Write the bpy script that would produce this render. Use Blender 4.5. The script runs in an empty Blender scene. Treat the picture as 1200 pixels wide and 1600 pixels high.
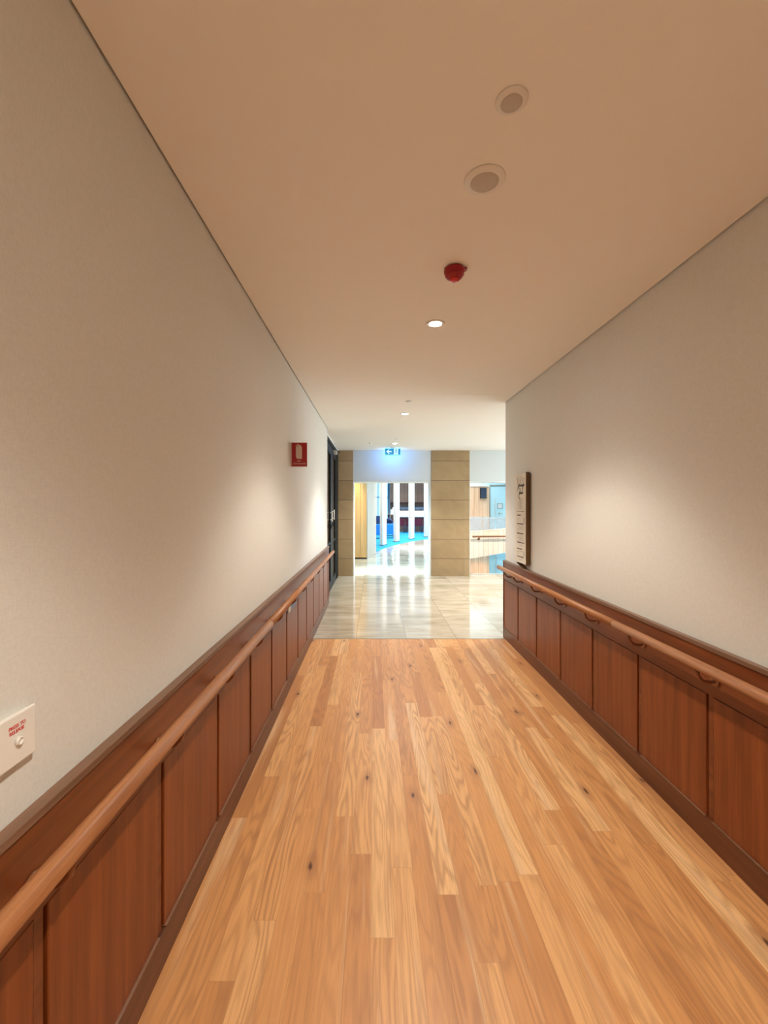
import bpy, bmesh, math, random
from mathutils import Vector, Matrix
random.seed(7)
C = bpy.context.scene.collection
scn = bpy.context.scene

# ------------------------------------------------------------------ camera, world, light
cam_d = bpy.data.cameras.new('camera'); cam = bpy.data.objects.new('camera', cam_d); C.objects.link(cam)
cam.location = (0, 0, 1.55); cam.rotation_euler = (math.pi/2, 0, 0)
cam_d.sensor_fit = 'AUTO'; cam_d.sensor_width = 36; cam_d.lens = 678/1600*36
cam_d.shift_x = 16/1600; cam_d.shift_y = -10/1600; cam_d.clip_start = 0.02; cam_d.clip_end = 200
scn.camera = cam
w = bpy.data.worlds.new('World'); scn.world = w; w.use_nodes = True
w.node_tree.nodes['Background'].inputs[0].default_value = (0.50, 0.80, 1.0, 1)
w.node_tree.nodes['Background'].inputs[1].default_value = 1.1
scn.view_settings.view_transform = 'Standard'; scn.view_settings.look = 'None'
scn.view_settings.gamma = 1; scn.view_settings.use_curve_mapping = False
scn.view_settings.exposure = 1.0

WARM = (1.0, 0.94, 0.81)
NEUT = (1.0, 0.98, 0.93)
COOL = (0.66, 0.88, 1.0)
LOUNGE = (0.80, 0.93, 1.0)
def spot(name, loc, power, color, angle=100, blend=0.55, r=0.03, rot=(0,0,0)):
    d = bpy.data.lights.new(name, 'SPOT'); d.energy = power; d.color = color
    d.spot_size = math.radians(angle); d.spot_blend = blend; d.shadow_soft_size = r
    o = bpy.data.objects.new(name, d); C.objects.link(o); o.location = loc; o.rotation_euler = rot
    return o
def area(name, loc, sx, sy, power, color, rot=(0,0,0)):
    d = bpy.data.lights.new(name, 'AREA'); d.shape = 'RECTANGLE'; d.size = sx; d.size_y = sy
    d.energy = power; d.color = color
    o = bpy.data.objects.new(name, d); C.objects.link(o); o.location = loc; o.rotation_euler = rot
    return o
# downlight positions along the corridor centre (y, power, colour); wide flood distribution of a wall-grazing downlight
FLOOD = [(0, 1020), (10, 1010), (20, 980), (28, 940), (34, 890), (40, 850), (45, 620), (49, 310), (54, 115), (60, 50), (68, 28), (78, 12), (88, 3), (90, 0), (180, 0)]
ies = bpy.data.texts.new('flood_distribution')
ies.write('IESNA:LM-63-2002\nTILT=NONE\n1 1000 1 %d 1 1 2 0 0 0\n1 1 10\n%s\n0\n%s\n' % (len(FLOOD), ' '.join(str(a) for a, _ in FLOOD), ' '.join(str(c) for _, c in FLOOD)))
def flood(loc, power, color):
    d = bpy.data.lights.new('downlight_beam', 'POINT'); d.energy = power; d.color = color; d.shadow_soft_size = .03
    d.use_nodes = True; nt = d.node_tree
    t = nt.nodes.new('ShaderNodeTexIES'); t.mode = 'INTERNAL'; t.ies = ies
    nt.links.new(t.outputs[0], nt.nodes['Emission'].inputs['Strength'])
    o = bpy.data.objects.new('downlight_beam', d); C.objects.link(o); o.location = loc
    return o
K = 0.0098
DL = [(-5.6, 90, WARM), (-2.77, 125, WARM), (0.06, 108, WARM), (2.89, 100, WARM), (5.72, 125, NEUT), (8.45, 150, NEUT)]
for y, p, c in DL:
    flood((0.41, y, 2.735), p*K, c)
for x in (3.2,):
    for y in (6.4, 8.4):
        flood((x, y, 2.735), 190*K, NEUT)
# daylight and ceiling lighting of the lounge beyond the opening
area('lounge_light', (2.0, 18.6, 3.35), 5, 9, 400, LOUNGE)
area('lounge_light', (0.5, 11.2, 3.35), 2.4, 1.8, 60, (.5, .82, 1.0))
st_ = area('threshold_strip_light', (.4, 10.32, 3.3), 1.5, .12, 16, COOL); st_.data.spread = math.radians(35)
area('lobby_fill_light', (5.35, 7.35, 1.35), 1.7, 3.2, 62, (.93, .98, 1.0), (0, math.radians(105), 0))  # added fill through the side wall, brightens the far end of the lobby
area('lounge_light', (3.2, 25.5, 3.3), 6, 4, 120, LOUNGE)
spot('lounge_beam', (-0.75, 11.9, 3.3), 170, (1.0, .78, .45), 46, 0.7, rot=(0.34, 0, 0))
area('bar_light', (3.0, 27.3, 2.35), 4, .3, 2, NEUT)
# daylight down the stair void, plus warm spots added to brighten its timber
spot('timber_wall_beam', (3.9, 14.3, 4.2), 900, (1.0, .66, .38), 60, 0.6, rot=(0.6, 0, 0))
spot('timber_wall_beam', (3.9, 14.9, .2), 60, (1.0, .66, .38), 75, 0.6, rot=(0.5, 0, 0))
area('void_skylight', (5.2, 13.6, 4.3), 5, 6, 2900, (0.60, 0.90, 1.0))
spot('stair_beam', (3.3, 10.1, 2.8), 240, (1.0, .86, .70), 95, 0.7, rot=(0.72, 0, 0))

for o in C.objects:      # spread narrowed to keep these lamps out of the floor reflections
    if o.type == 'LIGHT' and o.name.startswith('lounge_light'): o.data.spread = math.radians(125)

# ------------------------------------------------------------------ materials
def new_mat(name):
    m = bpy.data.materials.new(name); m.use_nodes = True
    nt = m.node_tree; b = nt.nodes['Principled BSDF']
    return m, nt, b
def N(nt, t, **kw):
    n = nt.nodes.new(t)
    for k, v in kw.items(): setattr(n, k, v)
    return n
def L(nt, a, b): nt.links.new(a, b)
def setv(nt, sock, v):
    if hasattr(v, 'is_linked') or hasattr(v, 'links'): nt.links.new(v, sock)
    else: sock.default_value = v
def M_(nt, op, a, b=0.0, c=None):
    n = nt.nodes.new('ShaderNodeMath'); n.operation = op
    setv(nt, n.inputs[0], a); setv(nt, n.inputs[1], b)
    if c is not None: setv(nt, n.inputs[2], c)
    return n.outputs[0]
def mixc(nt, f, a, b, blend='MIX'):
    n = nt.nodes.new('ShaderNodeMix'); n.data_type = 'RGBA'; n.blend_type = blend
    setv(nt, n.inputs[0], f)
    for s, v in ((n.inputs[6], a), (n.inputs[7], b)):
        if isinstance(v, tuple): s.default_value = (*v[:3], 1)
        else: nt.links.new(v, s)
    return n.outputs[2]
def ramp(nt, f, stops):
    n = nt.nodes.new('ShaderNodeValToRGB'); cr = n.color_ramp
    while len(cr.elements) < len(stops): cr.elements.new(0.5)
    for e, (p, c) in zip(cr.elements, stops): e.position = p; e.color = (*c, 1)
    nt.links.new(f, n.inputs[0]); return n.outputs[0]
def maprange(nt, v, a, b, c=0.0, d=1.0):
    n = nt.nodes.new('ShaderNodeMapRange'); n.clamp = True
    nt.links.new(v, n.inputs[0])
    for i, x in zip((1, 2, 3, 4), (a, b, c, d)): n.inputs[i].default_value = x
    return n.outputs[0]
def noise(nt, vec, scale, detail=2, rough=0.5, dist=0.0, dims='3D'):
    n = nt.nodes.new('ShaderNodeTexNoise'); n.noise_dimensions = dims
    nt.links.new(vec, n.inputs['Vector'])
    n.inputs['Scale'].default_value = scale; n.inputs['Detail'].default_value = detail
    n.inputs['Roughness'].default_value = rough; n.inputs['Distortion'].default_value = dist
    return n.outputs[0]
def vmul(nt, vec, s):
    n = nt.nodes.new('ShaderNodeVectorMath'); n.operation = 'MULTIPLY'
    nt.links.new(vec, n.inputs[0]); n.inputs[1].default_value = s
    return n.outputs[0]
def comb(nt, x, y, z):
    n = nt.nodes.new('ShaderNodeCombineXYZ')
    for i, v in enumerate((x, y, z)): setv(nt, n.inputs[i], v)
    return n.outputs[0]
def bump(nt, b, h, strength=0.1, dist=0.01):
    n = nt.nodes.new('ShaderNodeBump'); n.inputs['Strength'].default_value = strength
    n.inputs['Distance'].default_value = dist
    nt.links.new(h, n.inputs['Height']); nt.links.new(n.outputs[0], b.inputs['Normal'])

def plain(name, col, rough=0.5, metal=0.0, var=0.04, nscale=8.0, emit=None, spec=0.5, bmp=0.0):
    m, nt, b = new_mat(name)
    tc = N(nt, 'ShaderNodeTexCoord').outputs['Object']
    f = noise(nt, tc, nscale, 3)
    hi = tuple(min(1, c*(1+var)) for c in col); lo = tuple(c*(1-var) for c in col)
    L(nt, mixc(nt, f, lo, hi), b.inputs['Base Color'])
    b.inputs['Roughness'].default_value = rough; b.inputs['Metallic'].default_value = metal
    b.inputs['Specular IOR Level'].default_value = spec
    if bmp: bump(nt, b, noise(nt, tc, 180, 2), bmp, 0.002)
    if emit:
        b.inputs['Emission Color'].default_value = (*emit[0], 1); b.inputs['Emission Strength'].default_value = emit[1]
    return m

def linen(name, col):
    m, nt, b = new_mat(name)
    tc = N(nt, 'ShaderNodeTexCoord').outputs['Object']
    a = noise(nt, vmul(nt, tc, (1, 60, 420)), 1.0, 2); c = noise(nt, vmul(nt, tc, (1, 420, 60)), 1.0, 2)
    f = M_(nt, 'MULTIPLY', M_(nt, 'ADD', a, c), 0.5)
    L(nt, mixc(nt, maprange(nt, f, .35, .65), tuple(x*.94 for x in col), tuple(min(1, x*1.05) for x in col)), b.inputs['Base Color'])
    b.inputs['Roughness'].default_value = 0.85; b.inputs['Specular IOR Level'].default_value = 0.25
    bump(nt, b, f, 0.15, 0.002)
    return m

def wood(name, dark, mid, light, axis='z', rough=0.4, fine=1.0, coord='Object', coat=0.0, planks=0.0):
    """straight grained timber, grain running along axis"""
    m, nt, b = new_mat(name)
    tc = N(nt, 'ShaderNodeTexCoord').outputs[coord]
    oi = N(nt, 'ShaderNodeObjectInfo').outputs['Random']
    sep = N(nt, 'ShaderNodeSeparateXYZ'); L(nt, tc, sep.inputs[0])
    off = M_(nt, 'MULTIPLY', oi, 37.0)
    x, y, z = sep.outputs
    X = M_(nt, 'ADD', x, off)
    s = {'x': (1.2, 26, 26), 'y': (26, 1.2, 26), 'z': (26, 26, 1.2)}[axis]
    s2 = {'x': (6, 330, 330), 'y': (330, 6, 330), 'z': (330, 330, 6)}[axis]
    v = comb(nt, X, y, z)
    v0 = comb(nt, x, y, z)
    a = noise(nt, vmul(nt, v, tuple(q*fine for q in s)), 1.0, 4, .6, .4)
    c = noise(nt, vmul(nt, v0, tuple(q*fine for q in s2)), 1.0, 2, .5)
    f = M_(nt, 'ADD', M_(nt, 'MULTIPLY', a, .72), M_(nt, 'MULTIPLY', c, .28))
    col = ramp(nt, f, [(.28, dark), (.5, mid), (.72, light)])
    if planks:
        h = {'z': M_(nt, 'ADD', x, y), 'y': M_(nt, 'ADD', x, z), 'x': M_(nt, 'ADD', y, z)}[axis]
        p = M_(nt, 'FLOOR', M_(nt, 'DIVIDE', h, planks))
        wn = N(nt, 'ShaderNodeTexWhiteNoise', noise_dimensions='1D'); L(nt, p, wn.inputs['W'])
        fr = M_(nt, 'FRACT', M_(nt, 'DIVIDE', h, planks))
        gap = M_(nt, 'LESS_THAN', M_(nt, 'ABSOLUTE', M_(nt, 'SUBTRACT', fr, .5)), .475)
        col = mixc(nt, maprange(nt, wn.outputs['Value'], 0, 1, .0, .75), col, light)
        col = mixc(nt, gap, tuple(q*.6 for q in dark), col)
    L(nt, col, b.inputs['Base Color'])
    b.inputs['Roughness'].default_value = rough; b.inputs['Coat Weight'].default_value = coat
    bump(nt, b, c, 0.08, 0.001)
    return m

def oak_floor():
    m, nt, b = new_mat('oak_strip_floor')
    g = N(nt, 'ShaderNodeNewGeometry').outputs['Position']
    sep = N(nt, 'ShaderNodeSeparateXYZ'); L(nt, g, sep.inputs[0]); x, y, z = sep.outputs
    W = 0.088
    xs = M_(nt, 'DIVIDE', M_(nt, 'ADD', x, 0.012), W); row = M_(nt, 'FLOOR', xs); fx = M_(nt, 'FRACT', xs)
    wn1 = N(nt, 'ShaderNodeTexWhiteNoise', noise_dimensions='1D'); L(nt, row, wn1.inputs['W'])
    r1 = wn1.outputs['Value']
    Ln = maprange(nt, r1, 0, 1, 0.85, 1.9)
    ys = M_(nt, 'ADD', M_(nt, 'DIVIDE', y, Ln), M_(nt, 'MULTIPLY', r1, 61.7)); pid = M_(nt, 'FLOOR', ys); fy = M_(nt, 'FRACT', ys)
    wn2 = N(nt, 'ShaderNodeTexWhiteNoise', noise_dimensions='2D'); L(nt, comb(nt, row, pid, 0.0), wn2.inputs['Vector'])
    seed = wn2.outputs['Value']
    wn3 = N(nt, 'ShaderNodeTexWhiteNoise', noise_dimensions='2D'); L(nt, comb(nt, pid, row, 0.0), wn3.inputs['Vector'])
    seed2 = wn3.outputs['Value']
    base = ramp(nt, seed, [(0.0, (.54, .235, .082)), (.2, (.61, .28, .10)), (.5, (.69, .335, .125)), (.75, (.75, .39, .155)), (1.0, (.86, .53, .25))])
    # figure: contours of a stretched noise, read as cathedral grain
    so = M_(nt, 'MULTIPLY', seed, 91.0)
    v = comb(nt, M_(nt, 'ADD', M_(nt, 'MULTIPLY', x, 9.0), so), M_(nt, 'MULTIPLY', y, .85), M_(nt, 'MULTIPLY', seed2, 40.0))
    fig = noise(nt, v, 1.0, 1.5, .5, .1)
    wob = noise(nt, vmul(nt, g, (40, 9, 1)), 1.0, 2)
    ph = M_(nt, 'ADD', M_(nt, 'MULTIPLY', fig, 95.0), M_(nt, 'MULTIPLY', wob, 2.2))
    ring = M_(nt, 'MULTIPLY', M_(nt, 'ADD', M_(nt, 'SINE', ph), 1.0), 0.5)
    ring = M_(nt, 'POWER', ring, 2.0)
    amt = maprange(nt, seed2, .0, 1.0, .16, .62)
    col = mixc(nt, M_(nt, 'MULTIPLY', ring, amt), base, (.36, .155, .06))
    # pale sapwood streaks
    sap = noise(nt, comb(nt, M_(nt, 'ADD', M_(nt, 'MULTIPLY', x, 13.0), so), M_(nt, 'MULTIPLY', y, .55), so), 1.0, 3, .5)
    col = mixc(nt, maprange(nt, sap, .60, .72, 0, .7), col, (.82, .56, .33))
    brn = noise(nt, comb(nt, M_(nt, 'ADD', M_(nt, 'MULTIPLY', x, 15.0), so), M_(nt, 'MULTIPLY', y, 1.0), M_(nt, 'ADD', so, 9.0)), 1.0, 4, .6)
    col = mixc(nt, maprange(nt, brn, .52, .74, 0, .6), col, (.36, .16, .065))
    fib = noise(nt, vmul(nt, g, (620, 10, 1)), 1.0, 2)
    col = mixc(nt, maprange(nt, fib, .35, .7, 0, .22), col, (.34, .15, .06))
    st2 = noise(nt, comb(nt, M_(nt, 'ADD', M_(nt, 'MULTIPLY', x, 150.0), so), M_(nt, 'MULTIPLY', y, 3.2), so), 1.0, 4, .7)
    col = mixc(nt, maprange(nt, st2, .48, .72, 0, .42), col, (.36, .15, .055))
    # knots
    vo = N(nt, 'ShaderNodeTexVoronoi', feature='F1', voronoi_dimensions='2D'); vo.inputs['Scale'].default_value = 1.0
    L(nt, vmul(nt, g, (2.6, 1.0, 1)), vo.inputs['Vector'])
    kd = M_(nt, 'ADD', vo.outputs['Distance'], M_(nt, 'MULTIPLY', noise(nt, vmul(nt, g, (60, 20, 1)), 1.0, 3), .06))
    col = mixc(nt, maprange(nt, kd, .05, .13, .5, 0), col, (.30, .12, .05))
    col = mixc(nt, maprange(nt, kd, .038, .058, .95, 0), col, (.07, .022, .012))
    # joints
    ex = M_(nt, 'MINIMUM', fx, M_(nt, 'SUBTRACT', 1.0, fx))
    ey = M_(nt, 'MULTIPLY', M_(nt, 'MINIMUM', fy, M_(nt, 'SUBTRACT', 1.0, fy)), 14.0)
    e = M_(nt, 'MINIMUM', ex, ey)
    col = mixc(nt, maprange(nt, e, .004, .016, .35, 0), col, (.28, .12, .045))
    L(nt, col, b.inputs['Base Color'])
    rg = maprange(nt, noise(nt, vmul(nt, g, (14, 3, 1)), 1.0, 3), 0, 1, .34, .50); L(nt, rg, b.inputs['Roughness'])
    b.inputs['Specular IOR Level'].default_value = 0.45
    h = M_(nt, 'SUBTRACT', maprange(nt, e, 0, .02), M_(nt, 'MULTIPLY', fib, .25))
    bump(nt, b, h, .12, .0015)
    return m

def travertine():
    m, nt, b = new_mat('travertine_tiles')
    g = N(nt, 'ShaderNodeNewGeometry').outputs['Position']
    sep = N(nt, 'ShaderNodeSeparateXYZ'); L(nt, g, sep.inputs[0]); x, y, z = sep.outputs
    T = 0.587
    xs = M_(nt, 'DIVIDE', M_(nt, 'SUBTRACT', x, .38), T); ys = M_(nt, 'DIVIDE', M_(nt, 'SUBTRACT', y, 5.06), T)
    ix, iy = M_(nt, 'FLOOR', xs), M_(nt, 'FLOOR', ys); fx, fy = M_(nt, 'FRACT', xs), M_(nt, 'FRACT', ys)
    wn = N(nt, 'ShaderNodeTexWhiteNoise', noise_dimensions='2D'); L(nt, comb(nt, ix, iy, 0.0), wn.inputs['Vector'])
    s = wn.outputs['Value']; so = M_(nt, 'MULTIPLY', s, 50.0)
    vein = noise(nt, comb(nt, M_(nt, 'ADD', M_(nt, 'MULTIPLY', x, 1.4), so), M_(nt, 'MULTIPLY', y, 9.0), so), 1.0, 5, .6, 1.2)
    cloud = noise(nt, comb(nt, M_(nt, 'MULTIPLY', x, 2.0), M_(nt, 'MULTIPLY', y, 3.0), so), 1.0, 3)
    f = M_(nt, 'ADD', M_(nt, 'MULTIPLY', vein, .6), M_(nt, 'MULTIPLY', M_(nt, 'ADD', cloud, M_(nt, 'MULTIPLY', s, .5)), .35))
    col = ramp(nt, f, [(.30, (.25, .20, .14)), (.48, (.39, .325, .235)), (.62, (.50, .43, .335)), (.8, (.57, .52, .43))])
    e = M_(nt, 'MINIMUM', M_(nt, 'MINIMUM', fx, M_(nt, 'SUBTRACT', 1.0, fx)), M_(nt, 'MINIMUM', fy, M_(nt, 'SUBTRACT', 1.0, fy)))
    col = mixc(nt, M_(nt, 'LESS_THAN', e, .006), col, (.27, .24, .20))
    L(nt, col, b.inputs['Base Color'])
    L(nt, maprange(nt, cloud, 0, 1, .05, .13), b.inputs['Roughness'])
    b.inputs['Specular IOR Level'].default_value = .45
    bump(nt, b, vein, .015, .002)
    return m

def sandstone():
    m, nt, b = new_mat('sandstone_cladding')
    g = N(nt, 'ShaderNodeNewGeometry').outputs['Position']
    sep = N(nt, 'ShaderNodeSeparateXYZ'); L(nt, g, sep.inputs[0]); x, y, z = sep.outputs
    zs = M_(nt, 'DIVIDE', M_(nt, 'SUBTRACT', z, .381), .4305); iz = M_(nt, 'FLOOR', zs); fz = M_(nt, 'FRACT', zs)
    ix = M_(nt, 'FLOOR', x)
    wn = N(nt, 'ShaderNodeTexWhiteNoise', noise_dimensions='2D'); L(nt, comb(nt, iz, ix, 0.0), wn.inputs['Vector']); s = wn.outputs['Value']
    v = comb(nt, M_(nt, 'ADD', M_(nt, 'MULTIPLY', x, 1.6), M_(nt, 'MULTIPLY', s, 30.0)), y, M_(nt, 'ADD', M_(nt, 'MULTIPLY', z, 2.2), M_(nt, 'MULTIPLY', x, .9)))
    a = noise(nt, v, 1.6, 4, .6, .8); gr = noise(nt, g, 220, 2)
    f = M_(nt, 'ADD', M_(nt, 'MULTIPLY', a, .55), M_(nt, 'ADD', M_(nt, 'MULTIPLY', gr, .18), M_(nt, 'MULTIPLY', s, .22)))
    col = ramp(nt, f, [(.25, (.27, .180, .090)), (.5, (.345, .24, .124)), (.75, (.41, .295, .165))])
    e = M_(nt, 'MINIMUM', fz, M_(nt, 'SUBTRACT', 1.0, fz))
    col = mixc(nt, M_(nt, 'LESS_THAN', e, .012), col, (.13, .08, .04))
    L(nt, col, b.inputs['Base Color']); b.inputs['Roughness'].default_value = .8
    bump(nt, b, M_(nt, 'ADD', maprange(nt, e, 0, .02), M_(nt, 'MULTIPLY', gr, .2)), .3, .004)
    return m

def glass_mat(name, tint=(.85, .95, 1), alpha=.25):
    m, nt, b = new_mat(name)
    tr = N(nt, 'ShaderNodeBsdfTransparent'); tr.inputs[0].default_value = (*tint, 1)
    gl = N(nt, 'ShaderNodeBsdfGlossy'); gl.inputs['Roughness'].default_value = .03
    fr = N(nt, 'ShaderNodeFresnel'); fr.inputs[0].default_value = 1.5
    mx = N(nt, 'ShaderNodeMixShader'); L(nt, M_(nt, 'ADD', M_(nt, 'MULTIPLY', fr.outputs[0], .8), alpha*.1), mx.inputs[0])
    L(nt, tr.outputs[0], mx.inputs[1]); L(nt, gl.outputs[0], mx.inputs[2])
    L(nt, mx.outputs[0], nt.nodes['Material Output'].inputs[0])
    return m

def frosted(name):
    m, nt, b = new_mat(name)
    b.inputs['Base Color'].default_value = (.74, .73, .74, 1); b.inputs['Roughness'].default_value = .15
    tc = N(nt, 'ShaderNodeTexCoord').outputs['Object']
    L(nt, maprange(nt, noise(nt, tc, 3, 2), .3, .7, .42, .56), b.inputs['Alpha'])
    return m
def carpet():
    m, nt, b = new_mat('blue_carpet')
    g = N(nt, 'ShaderNodeNewGeometry').outputs['Position']
    f = noise(nt, vmul(nt, g, (2.2, 2.2, 1)), 1.0, 4, .6)
    c = mixc(nt, maprange(nt, f, .35, .65), (.0, .17, .33), (.0, .27, .46))
    L(nt, c, b.inputs['Base Color']); b.inputs['Roughness'].default_value = .95
    bump(nt, b, noise(nt, g, 300, 2), .4, .004)
    return m

MAT = {
 'wall': linen('linen_wallcovering', (.73, .715, .67)),
 'ceiling': plain('ceiling_paint', (.90, .86, .80), .9, var=.01),
 'ceiling_dark': plain('shadow_gap_black', (.06, .045, .035), .9),
 'white': plain('white_paint', (.80, .80, .78), .7, var=.01),
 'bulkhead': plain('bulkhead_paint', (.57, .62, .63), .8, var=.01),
 'panel': wood('jarrah_panel', (.125, .024, .004), (.205, .045, .008), (.29, .078, .019), 'z', .38),
 'band': wood('jarrah_band', (.100, .022, .005), (.17, .040, .010), (.25, .070, .020), 'y', .36),
 'base': wood('jarrah_base', (.075, .020, .007), (.125, .036, .012), (.18, .060, .022), 'y', .36),
 'cap': wood('jarrah_cap', (.14, .065, .035), (.215, .11, .065), (.30, .165, .10), 'y', .34),
 'gap': plain('panel_shadow', (.035, .010, .005), .7),
 'rail': wood('handrail_timber', (.24, .080, .026), (.38, .15, .055), (.54, .25, .105), 'y', .40, fine=1.3, coat=.05),
 'bronze': plain('bronze_bracket', (.27, .11, .05), .35, metal=.35),
 'oak': oak_floor(), 'trav': travertine(), 'stone': sandstone(),
 'black': plain('black_frame', (.012, .013, .015), .5, spec=.25),
 'steel': plain('brushed_steel', (.72, .72, .70), .3, metal=.7),
 'whitepl': plain('white_plastic', (.82, .79, .74), .35, var=.01),
 'grille': plain('speaker_grille', (.56, .50, .44), .7, var=.05, nscale=400, bmp=.4),
 'red': plain('red_plastic', (.33, .004, .008), .35),
 'redlens': plain('red_lens', (.60, .03, .03), .2),
 'signred': plain('sign_red', (.33, .002, .004), .35, var=.02),
 'signwhite': plain('sign_white', (.62, .50, .42), .5),
 'ink': plain('black_ink', (.07, .05, .04), .6),
 'inkgrey': plain('grey_ink', (.36, .31, .25), .7),
 'redink': plain('red_ink', (.62, .05, .04), .6),
 'board': plain('board_face', (.78, .71, .60), .6, var=.03, nscale=3),
 'boardwood': wood('board_edge', (.07, .032, .008), (.13, .062, .015), (.19, .095, .028), 'z', .45),
 'bluelabel': plain('blue_label', (.10, .17, .34), .4, var=.25, nscale=60),
 'exitblue': plain('exit_blue', (.0, .10, .20), .4, emit=((.0, .13, .32), .8)),
 'exitwhite': plain('exit_white', (.7, .9, .95), .4, emit=((.15, .37, .50), .8)),
 'exitcase': plain('exit_case', (.30, .55, .65), .4, emit=((.03, .30, .48), .8)),
 'lamp': plain('lamp_glow', (1, 1, 1), .4, emit=((1, .93, .86), 40)),
 'frostglass': frosted('frosted_panel'),
 'frost': plain('frosted_glass', (.62, .70, .74), .3),
 'glass': glass_mat('clear_glass'),
 'doorglass': glass_mat('door_glass', (.55, .56, .54), .8),
 'fin': wood('pale_timber', (.60, .50, .42), (.72, .62, .54), (.82, .74, .66), 'z', .5, fine=.7),
 'orange': wood('orange_timber', (.42, .20, .07), (.60, .32, .12), (.74, .46, .20), 'z', .5, fine=.35),
 'clad': wood('timber_cladding', (.52, .26, .13), (.72, .42, .25), (.86, .62, .42), 'z', .5, planks=.16),
 'cladpale': wood('pale_cladding', (.55, .40, .29), (.68, .53, .41), (.80, .68, .56), 'z', .5, planks=.13),
 'cladbrown': wood('brown_cladding', (.07, .036, .024), (.13, .072, .048), (.22, .13, .09), 'z', .5, planks=.22),
 'voidwall': plain('void_wall', (.60, .84, .90), .6, var=.02),  # white walls, with the cyan of the daylight mixed into the paint
 'blueroom': plain('blue_wall', (.50, .72, .88), .7, var=.02),
 'carpet': carpet(),
 'chairblue': plain('blue_upholstery', (.01, .20, .66), .8),
 'navy': plain('navy_upholstery', (.018, .045, .14), .8),
 'maroon': plain('maroon_upholstery', (.14, .008, .028), .75, var=.2),
 'marble': plain('white_marble', (.85, .86, .86), .2, var=.1, nscale=3),
 'glow': plain('backlit_panel', (1, .98, .93), .4, emit=((1.0, .97, .92), 1.5)),
 'bottle': plain('bottle_glass', (.20, .25, .34), .15, var=.5, nscale=3),
 'shade': plain('lamp_shade', (.55, .95, .95), .6, emit=((.45, 1.0, 1.0), .7)),
 'skin': plain('skin', (.62, .36, .25), .6),
 'cloth': plain('navy_cloth', (.02, .03, .08), .85),
 'hair': plain('dark_hair', (.05, .03, .02), .6),
 'screen': plain('dark_screen', (.008, .012, .035), .15),
 'rubber': plain('dark_threshold', (.05, .04, .03), .6),
}

# ------------------------------------------------------------------ mesh helpers
class MB:
    def __init__(s): s.bm = bmesh.new()
    def box(s, x0, x1, y0, y1, z0, z1, bev=0.0):
        r = bmesh.ops.create_cube(s.bm, size=1)
        vs = r['verts']
        for v in vs:
            v.co = Vector(((x0+x1)/2 + v.co.x*(x1-x0), (y0+y1)/2 + v.co.y*(y1-y0), (z0+z1)/2 + v.co.z*(z1-z0)))
        if bev:
            es = list({e for v in vs for e in v.link_edges})
            bmesh.ops.bevel(s.bm, geom=es, offset=bev, segments=2, profile=.5, affect='EDGES')
        return s
    def prism(s, pts, ext, smooth=False):
        """closed polygon pts (3-D) extruded by vector ext"""
        ext = Vector(ext); a = [s.bm.verts.new(Vector(p)) for p in pts]; b = [s.bm.verts.new(Vector(p)+ext) for p in pts]
        n = len(pts)
        f = [s.bm.faces.new(a), s.bm.faces.new(list(reversed(b)))]
        for i in range(n): f.append(s.bm.faces.new((a[i], b[i], b[(i+1) % n], a[(i+1) % n])))
        bmesh.ops.recalc_face_normals(s.bm, faces=f)
        return s
    def tube(s, pts, r, seg=10, cap=True):
        pts = [Vector(p) for p in pts]; rings = []
        rr = r if isinstance(r, (list, tuple)) else [r]*len(pts)
        ref = None
        for i, p in enumerate(pts):
            t = (pts[min(i+1, len(pts)-1)] - pts[max(i-1, 0)]).normalized()
            if ref is None: ref = Vector((0, 0, 1)) if abs(t.z) < .9 else Vector((1, 0, 0))
            u = t.cross(ref).normalized(); v = u.cross(t).normalized(); ref = v
            rings.append([s.bm.verts.new(p + rr[i]*(math.cos(2*math.pi*k/seg)*u + math.sin(2*math.pi*k/seg)*v)) for k in range(seg)])
        fs = []
        for a, b in zip(rings, rings[1:]):
            for k in range(seg): fs.append(s.bm.faces.new((a[k], a[(k+1) % seg], b[(k+1) % seg], b[k])))
        if cap: fs.append(s.bm.faces.new(list(reversed(rings[0])))); fs.append(s.bm.faces.new(rings[-1]))
        for f in fs[:-2 if cap else None]: f.smooth = True
        bmesh.ops.recalc_face_normals(s.bm, faces=fs)
        return s
    def lathe(s, prof, c, seg=32, axis='z'):
        """profile of (r, h) turned about a vertical axis (or x) through c"""
        c = Vector(c); rings = []
        for r, h in prof:
            ring = []
            for k in range(seg):
                a = 2*math.pi*k/seg
                if axis == 'z': q = Vector((r*math.cos(a), r*math.sin(a), h))
                elif axis == 'x': q = Vector((h, r*math.cos(a), r*math.sin(a)))
                else: q = Vector((r*math.cos(a), h, r*math.sin(a)))
                ring.append(s.bm.verts.new(c+q))
            rings.append(ring)
        fs = []
        for a, b in zip(rings, rings[1:]):
            for k in range(seg):
                f = s.bm.faces.new((a[k], a[(k+1) % seg], b[(k+1) % seg], b[k])); f.smooth = True; fs.append(f)
        fs.append(s.bm.faces.new(list(reversed(rings[0])))); fs.append(s.bm.faces.new(rings[-1]))
        bmesh.ops.recalc_face_normals(s.bm, faces=fs)
        return s
    def build(s, name, mat, parent=None, origin=None):
        me = bpy.data.meshes.new(name)
        o = bpy.data.objects.new(name, me); C.objects.link(o)
        if parent is not None:
            root = parent
            off = root['_w'] if '_w' in root else (0, 0, 0)
            off = Vector(off); o.parent = parent; o['_w'] = tuple(off)
        else:
            off = Vector(origin) if origin is not None else Vector((0, 0, 0))
            o.location = off; o['_w'] = tuple(off)
        bmesh.ops.translate(s.bm, verts=s.bm.verts, vec=-off)
        s.bm.to_mesh(me); s.bm.free(); me.materials.append(MAT[mat] if isinstance(mat, str) else mat)
        return o

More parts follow.
